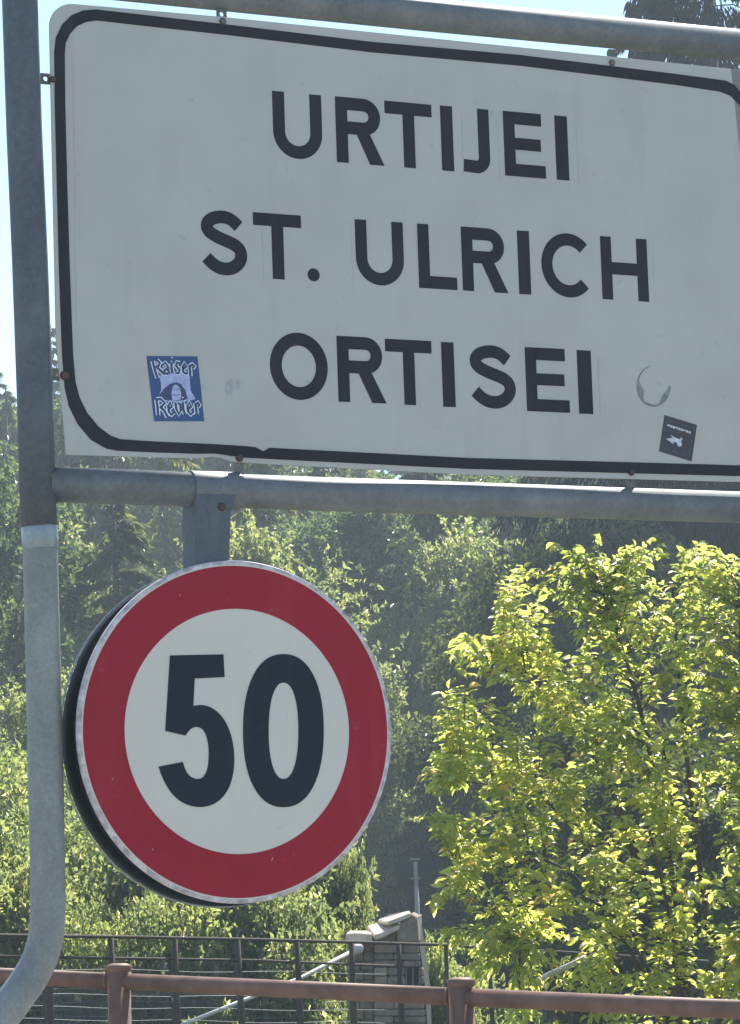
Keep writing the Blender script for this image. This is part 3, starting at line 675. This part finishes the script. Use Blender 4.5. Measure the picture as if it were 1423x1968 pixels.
# ================================================================== VEGETATION
def nrm(a): return a/np.linalg.norm(a, axis=1, keepdims=True)
def rv(n): return nrm(rng.normal(size=(n, 3)))
def crown_leaves(clusters, n, L, W, droop=.3, spread=1., up=.5):
    cl = np.array(clusters, float); wt = cl[:, 3]**2; idx = rng.choice(len(cl), n, p=wt/wt.sum())
    d = rv(n); rad = rng.random(n)**.45; C = cl[idx, :3]+d*rad[:, None]*cl[idx, 3:4]*np.array([1, 1, .8])*spread
    D = nrm(d*.7+rv(n)*.9+np.array([0, 0, -droop])); N = nrm(rv(n)*.8+np.array([0, 0, up]))
    LL = L*rng.uniform(.65, 1.25, n); return C, D, N, LL, LL*W*rng.uniform(.8, 1.2, n)
def make_broad(name, h, r, n, L, mat_, squash=1., ncl=34, base=.18, bark=None, W=.3, clr=.30, shoots=0):
    """crown of leaf clumps on limbs, base at the origin"""
    root = thing(name, (0, 0, 0), 'x', 'tree')
    cls = []; tb = MB(); 
    top = Vector((rng.normal()*.04*h, rng.normal()*.04*h, h*.8)); tr = [Vector((0, 0, -.3)), Vector((rng.normal()*.02*h, 0, h*.3)), top]
    tb.tube(smooth(tr, 2), [max(.012, .028*h*(1-.8*i/12)) for i in range(len(smooth(tr, 2)))], 8)
    for i in range(ncl):
        a = rng.random()*6.283; t = base+(1-base)*rng.random()**.8; prof = math.sin(math.pi*min(1, max(.05, (t-base)/(1-base)*.85+.12)))**.6
        rr = r*prof*math.sqrt(rng.random())*.95; z = h*t*.93
        c = Vector((rr*math.cos(a), rr*math.sin(a)*squash, z)); cr = r*clr*rng.uniform(.6, 1.25); cls.append((*c, cr))
        if i % 2 == 0:
            s0 = Vector((0, 0, max(.1, z*.55))); mid = (s0+c)/2+Vector((0, 0, .06*h)); P = smooth([s0, mid, c], 2)
            tb.tube(P, [max(.004, .010*h*(1-.85*k/len(P))) for k in range(len(P))], 5)
    A = list(crown_leaves(cls, n, L, W))
    if shoots:
        C_, D_, N_, L_ = [], [], [], []
        for k in range(shoots):
            c = cls[rng.integers(len(cls))]; o_ = np.array([c[0], c[1], 0]); o_ = o_/(np.linalg.norm(o_)+1e-6)
            st = np.array(c[:3])+rv(1)[0]*c[3]*.7; ln = rng.uniform(.10, .30)*h*(1 if h < 3 else .6)
            d0 = nrm((o_*rng.uniform(.2, 1.)+np.array([0, 0, rng.uniform(.3, 1.2)])+rng.normal(size=3)*.25)[None])[0]
            ts_ = np.linspace(0, 1, 14)[:, None]; P = st+d0*ln*ts_+np.array([0, 0, -.35*ln])*ts_**2
            tb.tube([Vector(P[i]) for i in (0, 5, 9, 13)], [.004, .003, .002, .001], 3, cap=False)
            m_ = 26; q = rng.random(m_)*13; i0 = np.minimum(q.astype(int), 12); PP = P[i0]+(P[i0+1]-P[i0])*(q-i0)[:, None]
            C_.append(PP); D_.append(nrm(rv(m_)+d0*.6)); N_.append(nrm(rv(m_)*.8+np.array([0, -.2, .6]))); L_.append(L*rng.uniform(.7, 1.35, m_))
        for i, q in enumerate((C_, D_, N_, L_)): A[i] = np.concatenate([A[i]]+q)
        A[4] = A[3]*W
    to = tb.build('trunk', bark or M['bark'], root)
    me = leafmesh('foliage', *A, mat_); o = link('crown', me, root, 'stuff')
    return root
def make_spruce(name, h, r, n, mat_, L=.16, W=.11, droop=.5, base=.06, hang=.5, bark=None):
    root = thing(name, (0, 0, 0), 'x', 'tree'); tb = MB()
    tb.tube([Vector((0, 0, -.3)), Vector((0, 0, h*.5)), Vector((0, 0, h))], [.018*h, .010*h, .002*h], 8)
    nb = int(h*11); Cs, Ds, Ls = [], [], []
    per = n//nb
    for i in range(nb):
        t = base+(1-base)*(i+rng.random())/nb; a = rng.random()*6.283; bl = r*(1-t)**.75*rng.uniform(.72, 1.12)+.08
        od = np.array([math.cos(a), math.sin(a), 0]); sd = np.array([-od[1], od[0], 0]); m_ = max(6, int(per*(bl/r)*1.9))
        s = rng.random(m_)**.7; 
        zc = h*t + bl*(.18*s - droop*s**1.6) + bl*.14*np.maximum(0, s-.75)*2
        wd = bl*.28*(1-s*.75)*rng.normal(size=m_)*.7
        C = od[None]*(bl*s)[:, None]+sd[None]*wd[:, None]; C[:, 2] = zc - np.abs(wd)*.35 - rng.random(m_)*bl*.10*hang
        D = od[None]*.75+sd[None]*np.sign(wd)[:, None]*.55+rv(m_)*.35+np.array([0, 0, -hang])
        Cs.append(C); Ds.append(D); Ls.append(np.full(m_, L)*rng.uniform(.6, 1.3, m_))
        if i % 2 == 0:
            P = [Vector((0, 0, h*t))]+[Vector((od[0]*bl*q, od[1]*bl*q, h*t+bl*(.18*q-droop*q**1.6))) for q in (.35, .7, .95)]
            tb.tube(P, [.012*(1-t)+.006, .008, .005, .002], 4, cap=False)
    C = np.concatenate(Cs); D = nrm(np.concatenate(Ds)); LL = np.concatenate(Ls); N = nrm(rv(len(C))*.6+np.array([0, 0, .8]))
    tb.build('trunk', bark or M['bark'], root)
    link('crown', leafmesh('needles', C, D, N, LL, LL*W, mat_, bend=.15, fold=.1), root, 'stuff')
    return root
# prototypes
P_ = {}
P_['sprA'] = make_spruce('spruce_tree', 10, 2.0, 30000, M['needle'], L=.22, W=.13)
P_['sprB'] = make_spruce('spruce_tree', 9, 1.7, 26000, M['needlelight'], L=.17, W=.10, droop=.65, hang=.8)
P_['brdA'] = make_broad('broadleaf_tree', 7, 2.2, 44000, .10, M['leafmid'], ncl=75, clr=.17, shoots=600)
P_['brdB'] = make_broad('broadleaf_tree', 6, 2.0, 40000, .09, M['leafdark'], ncl=75, base=.05, clr=.22)
P_['brdC'] = make_broad('broadleaf_tree', 5, 1.7, 44000, .065, M['leafpale'], ncl=70, base=.05, bark=M['barkpale'], clr=.17, shoots=500)
P_['shrA'] = make_broad('leafy_bush', 2.2, 1.15, 60000, .036, M['leafshrub'], ncl=60, base=.0, clr=.22, shoots=260)
P_['shrB'] = make_broad('leafy_bush', 1.9, 1.2, 46000, .044, M['leafpale'], ncl=55, base=.0, clr=.2, shoots=260)
used = set()
def put(key, px, Y, s, rz, label, cat, group=None, dz=0, topy_=None, wx=1.):
    src = P_[key]
    if key[:3] == 'shr': wx *= .8
    o = src if key not in used else copy_tree(src)
    used.add(key)
    p = at(px, 1600, Y); z = zg(p.x, Y)+dz
    H = {'sprA': 10, 'sprB': 9, 'brdA': 7, 'brdB': 6, 'brdC': 5, 'shrA': 2.2, 'shrB': 1.9}[key]
    if topy_ is not None: s = (at(px, topy_, Y).z-z)/H
    o.location = (p.x, Y, z); o.scale = (s*wx, s*wx, s); o.rotation_euler = (0, 0, rz)
    o['label'] = label; o['category'] = cat
    if group: o['group'] = group
    return o
GF = 'trees on the wooded slope'; GB = 'bushes below the wooded slope'
# far spruces
put('sprA', -15, 62, 1, .3, 'spruce whose tip shows left of the post at the picture edge', 'spruce', GF, topy_=640)
put('sprA', 118, 56, 1, 1.2, 'tall spruce showing in the gap between post and town sign', 'spruce', GF, topy_=625, wx=.8)
put('sprA', 28, 50, 1, 2.9, 'shorter spruce directly left of the post below the sky', 'spruce', GF, topy_=745, wx=.8)
put('sprA', 205, 44, 1, 4.1, 'dark spruce under the lower left corner of the town sign', 'spruce', GF, topy_=640)
put('sprB', 330, 48, 1, 5.1, 'pale green spruce left of the hanging bracket', 'spruce', GF, topy_=600)
put('sprB', 520, 40, 1, .9, 'drooping light spruce right of the hanging bracket', 'spruce', GF, topy_=780)
put('sprA', 640, 46, 1, 1.9, 'dark spruce behind the upper right of the round sign', 'spruce', GF, topy_=760)
put('sprB', 720, 58, 1, 2.2, 'light spruce far up the slope below the town sign centre', 'spruce', GF, topy_=720)
put('sprA', 960, 56, 1, 3.4, 'dark spruce high behind the top of the yellow-green tree', 'spruce', GF, topy_=720)
put('sprA', 1230, 60, 1, 5.9, 'dark spruce high on the slope at the far right', 'spruce', GF, topy_=700)
# broadleaf trees
put('sprA', 235, 34, 1, .2, 'shadowy spruce behind the upper left of the round sign', 'spruce', GF, topy_=900)
put('sprA', 840, 40, 1, 1.3, 'dark spruce below the lower rail in the middle', 'spruce', GF, topy_=800)
put('brdA', 700, 42, 1, 2.3, 'mid green tree above the right edge of the round sign', 'tree', GF, topy_=930)
put('brdA', 900, 44, 1, 3.3, 'mid green tree under the lower rail right of centre', 'tree', GF, topy_=880)
put('brdB', 1060, 30, 1, 4.3, 'dark tree behind the upper left of the yellow-green tree', 'tree', GF, topy_=960, wx=.8)
put('brdB', 1290, 28, 1, 5.3, 'dark tree behind the top of the yellow-green tree', 'tree', GF, topy_=940)
put('brdA', 1420, 36, 1, .8, 'mid green tree at the right picture edge under the rail', 'tree', GF, topy_=900)
put('brdA', 0, 34, 1, 1.8, 'green tree at the left picture edge beside the post joint', 'tree', GF, topy_=880, wx=.8)
put('brdA', 150, 52, 1, 2.8, 'green tree just under the town sign lower left corner', 'tree', GF, topy_=730)
put('brdA', 450, 56, 1, 3.8, 'green tree seen between town sign and lower rail near the bracket', 'tree', GF, topy_=640)
put('brdA', 290, 60, 1, 4.9, 'distant green tree between the town sign and the left part of the lower rail', 'tree', GF, topy_=690, wx=1.2)
put('brdB', 1090, 20, 1, 2.6, 'dark low tree filling the hollow behind the yellow-green tree', 'tree', GF, topy_=1240, wx=.6)
put('brdB', 845, 37, 1, 4.8, 'dark tree in the hollow behind the far road sign', 'tree', GF, topy_=1455, wx=.7)
put('brdB', 1280, 18, 1, .6, 'dark tree low behind the right half of the yellow-green tree', 'tree', GF, topy_=1300)
put('brdC', 790, 38.5, 1, 3.3, 'light green scrub tree above the dark hollow between round sign and yellow-green tree', 'tree', GF, topy_=1190, wx=.5)
put('brdC', 765, 42, 1, 1.6, 'light green young tree right of the round sign', 'tree', GF, topy_=1130, wx=.85)
put('brdC', 60, 30, 1, 2.1, 'light green young tree left of the round sign low on the slope', 'tree', GF, topy_=1290, wx=.8)
put('brdC', 180, 28, 1, 3.1, 'young tree behind the lower left rim of the round sign', 'tree', GF, topy_=1380, wx=.9)
# bushes
put('shrA', 20, 19, 1, .4, 'sunlit bush at the left picture edge beside the lower post', 'bush', GB, topy_=1400)
put('shrA', 190, 18, 1, 1.4, 'sunlit bush below the left half of the round sign', 'bush', GB, topy_=1500)
put('shrB', 330, 16.8, 1, 2.4, 'low bush under the round sign left of its bottom', 'bush', GB, topy_=1600)
put('shrA', 470, 17.5, 1, 3.4, 'glittering bush directly under the round sign bottom', 'bush', GB, topy_=1600)
put('shrB', 640, 17.2, 1, 4.4, 'bright bush right of the round sign bottom above the pier', 'bush', GB, topy_=1640, wx=.36)
put('shrA', 560, 20, 1, 5.4, 'taller bush between round sign and stone pier', 'bush', GB, topy_=1560, wx=.5)
put('shrB', 90, 16.6, 1, .7, 'low bush behind the fences at the lower left', 'bush', GB, topy_=1690)
put('shrB', -60, 17, 1, 1.9, 'low bush at the very left behind the fences', 'bush', GB, topy_=1640)
put('shrB', 420, 18.6, 1, 2.9, 'bush behind the round sign bottom edge', 'bush', GB, topy_=1560)
put('shrB', 900, 16.5, 1, 3.9, 'small low bush right of the stone pier', 'bush', GB, topy_=1900)
put('shrB', 838, 15.9, 1, .5, 'small yellowish bush right beside the stone pier', 'bush', GB, topy_=1848, wx=.55)
put('brdC', 20, 40, 1, 4.4, 'pale green tree left of the post joint', 'tree', GF, topy_=960, wx=.8)
put('brdC', 520, 36, 1, 5.6, 'pale green tree just right of the hanging bracket', 'tree', GF, topy_=985, wx=.8)
put('brdC', 905, 39, 1, .9, 'pale leafy tree under the lower rail left of the yellow-green crown', 'tree', GF, topy_=1000, wx=.75)
put('brdA', 570, 66, 1, 2.2, 'distant tree between town sign and lower rail left of centre', 'tree', GF, topy_=660, wx=1.3)
put('brdA', 720, 68, 1, 3.7, 'distant tree between town sign and lower rail at centre', 'tree', GF, topy_=660, wx=1.3)
put('brdA', 1130, 66, 1, 4.6, 'distant tree between town sign and lower rail right of centre', 'tree', GF, topy_=680, wx=1.3)
put('brdC', 830, 40, 1, 2.7, 'pale scrubby young tree between the round sign and the yellow-green tree', 'tree', GF, topy_=1300, wx=.7)
put('brdC', 150, 33, 1, 5.0, 'pale young tree behind the left rim of the round sign', 'tree', GF, topy_=1180, wx=.7)
for i, (px_, Y_, ty, wx_, lb) in enumerate(((255, 15.9, 1690, .8, 'small sunny bush in front of the hedge left of the brown left railing post'), (380, 16.0, 1715, .75, 'low sunny bush above the railing between its left post and the pale pipe'), (150, 16.1, 1735, .7, 'small bush just right of the bent galvanised post'), (500, 15.9, 1725, .8, 'small bright bush above the railing midway under the round sign'), (600, 16.1, 1745, .6, 'small bush touching the left side of the stone pier'), (20, 16.0, 1700, .8, 'small bright bush left of the bent galvanised post'))):
    put('shrB' if i % 2 else 'shrA', px_, Y_, 1, .8+i*1.1, lb, 'bush', GB, topy_=ty, wx=wx_)
# weathered board fence glimpsed behind the iron fence
wb = thing('board_fence', at(1000, 1968, 17.5), 'grey brown board fence glimpsed behind the iron fence right of the pier', 'fence'); wb.location.z = 0
for k in range(9):
    x = 928+k*17.5; a = at(x, 1832+rng.uniform(-2, 2), 17.5); c = at(x+16.3, 1832, 17.5)
    MB().box(((a.x+c.x)/2, 17.5, a.z/2-.2), Vector(((c.x-a.x)/2, 0, 0)), Vector((0, .012, 0)), Vector((0, 0, a.z/2+.2))).build('board', M['postbrown'], wb)
# tall dark conifer at the top right
tp = make_spruce('tall_conifer', 14, 4.8, 210000, M['needledark'], L=.13, W=.08, droop=.7, hang=1.5, base=.35)
p = at(1440, 1600, 32); tp.location = (p.x, 32, zg(p.x, 32)); tp['label'] = 'tall dark drooping conifer against the sky above the town sign at right'; tp['category'] = 'conifer'
# ------------------------------------------------------------------ NEAR YELLOW-GREEN TREE
TY = 10.6
base = at(1400, 2080, TY+.1); base.z = zg(base.x, base.y)
nt_ = thing('broadleaf_sapling', base, 'bright yellow-green leafy young tree filling the lower right', 'tree')
blobs = [(1305, 1150, 42), (1325, 1240, 50), (1345, 1340, 45), (1090, 1065, 34), (975, 1130, 26), (880, 1250, 26), (835, 1500, 24), (850, 1720, 30), (860, 1800, 24), (930, 1850, 34), (1240, 1050, 30), (1330, 1050, 26), (1000, 1205, 42), (905, 1262, 42), (885, 1335, 45), (850, 1430, 30), (845, 1560, 32), (1060, 1150, 34), (1350, 1085, 42), (1210, 1085, 34), (1130, 1110, 70), (1005, 1105, 38), (1180, 1180, 110), (1290, 1130, 80), (1400, 1110, 70), (1090, 1230, 90), (940, 1255, 62), (1030, 1300, 90), (900, 1370, 60), (980, 1400, 100), (860, 1490, 38), (930, 1530, 95), (1080, 1430, 130), (870, 1600, 42), (950, 1650, 80), (900, 1690, 45), (1020, 1560, 110), (1250, 1300, 150), (1400, 1280, 130), (1200, 1480, 150), (1360, 1480, 150), (1100, 1680, 120), (1260, 1680, 140), (1400, 1700, 120), (950, 1790, 60), (1040, 1820, 80), (1180, 1850, 100), (1330, 1860, 90), (1100, 1930, 80), (1000, 1935, 45), (1250, 1950, 80), (1500, 1250, 150), (1520, 1500, 170), (1540, 1750, 160), (1420, 1930, 100), (1620, 1400, 130), (1640, 1650, 130)]
pxm = TY/FPX
stem = MB(); targets = [(1130, 1060), (1290, 1090), (1420, 1120), (960, 1250), (880, 1500), (900, 1690), (1090, 1300), (1250, 1350), (1500, 1200), (1600, 1400), (1000, 1800), (1620, 1650), (1180, 1850)]
stems = []
for i, (x, y) in enumerate(targets):
    tgt = at(x, y, TY+rng.uniform(-.35, .45)); k0 = base+Vector((rng.normal()*.05, rng.normal()*.05, 0))
    tall = at(1330, 1680, TY+.05) if x < 1330 else at(1440, 1680, TY+.15)
    if y < 1400: mid = tall+(tgt-tall)*.35+Vector((0, 0, .08))
    else: mid = (tall+tgt)/2+Vector((0, 0, .12)); 
    P = smooth([k0, k0+(tall-k0)*.6+Vector((.04*rng.normal(), 0, 0)), mid, tgt], 3); stems.append(P)
    r0 = .022 if i < 4 else .014
    stem.tube(P, [max(.0018, r0*(1-.93*k/len(P))) for k in range(len(P))], 7)
SP = np.array([p[:] for P in stems for p in P[6:]])
tw = MB(); LC, LD, LN, LLn = [], [], [], []
def hash_leaf(c, d, n_, l): LC.append(c); LD.append(d); LN.append(n_); LLn.append(l)
for (bx, by, br) in blobs:
    nt2 = int(6+br*br*.0018)
    for k in range(nt2):
        a = rng.random()*6.283; rr = br*math.sqrt(rng.random()); dpt = rng.uniform(-1, 1)*math.sqrt(max(0, 1-(rr/br)**2))*br*pxm*.8+rng.normal()*.13
        e_ = np.array(at(bx+rr*math.cos(a), by+rr*math.sin(a), TY+dpt)[:])
        dist = np.linalg.norm((SP-e_)*np.array([1, 1, 1.1])+np.array([0, 0, .12]), axis=1); s0 = SP[dist.argmin()]
        v_ = e_-s0; l = np.linalg.norm(v_)
        if l > .30: s0 = e_-v_/l*rng.uniform(.2, .34) if rng.random() < .8 else s0
        v_ = e_-s0; l = np.linalg.norm(v_)+1e-6
        md = (s0+e_)/2+np.array([0, 0, .10*l]); P = smooth([Vector(s0), Vector(md), Vector(e_)], 2)
        tw.tube(P, [max(.0007, .0024*(1-.8*i/len(P))) for i in range(len(P))], 3, cap=False)
        nl = rng.integers(12, 21); PA = np.array([p[:] for p in P])
        for j in range(nl):
            t = .25+.75*(j+.5)/nl; q = t*(len(PA)-1); i0 = min(int(q), len(PA)-2); c = PA[i0]+(PA[i0+1]-PA[i0])*(q-i0)
            tg = PA[i0+1]-PA[i0]; tg /= np.linalg.norm(tg)+1e-9; side = np.cross(tg, [0, 0, 1.]); side /= np.linalg.norm(side)+1e-9
            sg = 1 if j % 2 else -1
            d = tg*.55+side*sg*.85+np.array([0, 0, -.30])+rng.normal(size=3)*.32
            hash_leaf(c+rng.normal(size=3)*.006, d, np.array([0, -.25, .9])+rng.normal(size=3)*.6, (.042*rng.uniform(.45, 1.3))*(1.1-.35*abs(t-.6)))
stem.build('trunk', M['bark'], nt_); o = tw.build('twigs', M['bark'], nt_); o['kind'] = 'stuff'
LC = np.array(LC); LD = nrm(np.array(LD)); LN = nrm(np.array(LN)); LLn = np.array(LLn)
# project to choose the 300 nearest leaves in view
Wm = np.array(W2C); rel = (LC-np.array(CAM[:]))@Wm.T; px = PW/2+rel[:, 0]/rel[:, 1]*FPX; py = PH/2-rel[:, 2]/rel[:, 1]*FPX
ok = (px > 10) & (px < 1410) & (py > 950) & (py < 1960); score = np.where(ok, LLn/rel[:, 1], 0); pick = np.argsort(-score)[:300]
maskk = np.ones(len(LC), bool); maskk[pick] = False
ob = np.array(base[:])
o = link('foliage', leafmesh('foliage', LC[maskk]-ob, LD[maskk], LN[maskk], LLn[maskk], LLn[maskk]*.26, M['leafnear'], bend=.22, fold=.35, fine=True), nt_, 'stuff')
leafs = []
for k in range(5):
    leafs.append(leafmesh('leaf', np.zeros((1, 3)), np.array([[0, 1., 0]]), np.array([[0, 0, 1.]]), np.array([1.]), np.array([.24+.02*k]), M['leafnear'], bend=.12+.06*k, fold=.2+.08*k, fine=True))
for n_, i in enumerate(pick):
    y = Vector(LD[i]); x = y.cross(Vector(LN[i])).normalized(); z = x.cross(y)
    lo = bpy.data.objects.new('leaf', leafs[n_ % 5]); COL.objects.link(lo); lo.parent = nt_
    l = LLn[i]; c = LC[i]-ob
    lo.matrix_local = Matrix(((x[0]*l, y[0]*l, z[0]*l, c[0]), (x[1]*l, y[1]*l, z[1]*l, c[1]), (x[2]*l, y[2]*l, z[2]*l, c[2]), (0, 0, 0, 1)))
print('near leaves', len(LC))
# ------------------------------------------------------------------ GRASS and undergrowth
def scatter(n, x0, x1, y0, y1, clump=60, sd=.5):
    cx = rng.uniform(x0, x1, clump); cy = rng.uniform(y0, y1, clump); i = rng.integers(0, clump, n)
    return cx[i]+rng.normal(size=n)*sd, cy[i]+rng.normal(size=n)*sd
def grass(name, n, x0, x1, y0, y1, h, label, m_, clump=80, sd=.6, W=.035, lean=.5):
    X, Yy = scatter(n, x0, x1, y0, y1, clump, sd); Z = np.array([zg(a, b_) for a, b_ in zip(X, Yy)])
    C = np.stack([X, Yy, Z-.02], 1); D = nrm(np.array([0, 0, 1.])+rng.normal(size=(n, 3))*lean*np.array([1, 1, .3]))
    LL = h*rng.uniform(.4, 1.2, n); o = link(name, leafmesh(name, C, D, nrm(rv(n)+np.array([0, -.6, .3])), LL, LL*W, m_, bend=.25, fold=.1)); tag(o, label, 'grass', kind='stuff'); return o
grass('meadow_grass', 60000, -8, 9, 14, 32, .34, 'tall grass on the flat ground below the wooded slope', M['grass'], clump=260, sd=.7)
grass('undergrowth', 45000, -14, 14, 30, 75, .38, 'pale and green undergrowth on the wooded hillside', M['grass'], clump=160, sd=1.5, W=.07)
grass('bank_weeds', 26000, -5, 5, 9.3, 14.5, .45, 'leafy weeds on the bank behind the brown railing', M['leafshrub'], clump=150, sd=.35, W=.12, lean=.8)
# ------------------------------------------------------------------ HAZE volume, also standing in for the lens flare veil
hz = MB().box((0, 0, 8.8), Vector((206, 0, 0)), Vector((0, 206, 0)), Vector((0, 0, 14.2)))
ho = hz.build('flare_haze', bpy.data.materials.new('flare_haze')); hm = ho.data.materials[0]; hm.use_nodes = True; n = hm.node_tree; n.nodes.clear()
pvn = nd(n, 'ShaderNodeVolumePrincipled'); pvn.inputs['Color'].default_value = (.74, .89, .96, 1); pvn.inputs['Density'].default_value = .0028; pvn.inputs['Anisotropy'].default_value = .1
n.links.new(pvn.outputs[0], nd(n, 'ShaderNodeOutputMaterial').inputs['Volume']); tag(ho, 'thin bright volume for lens flare veil and hazy hillside air', kind='stuff')
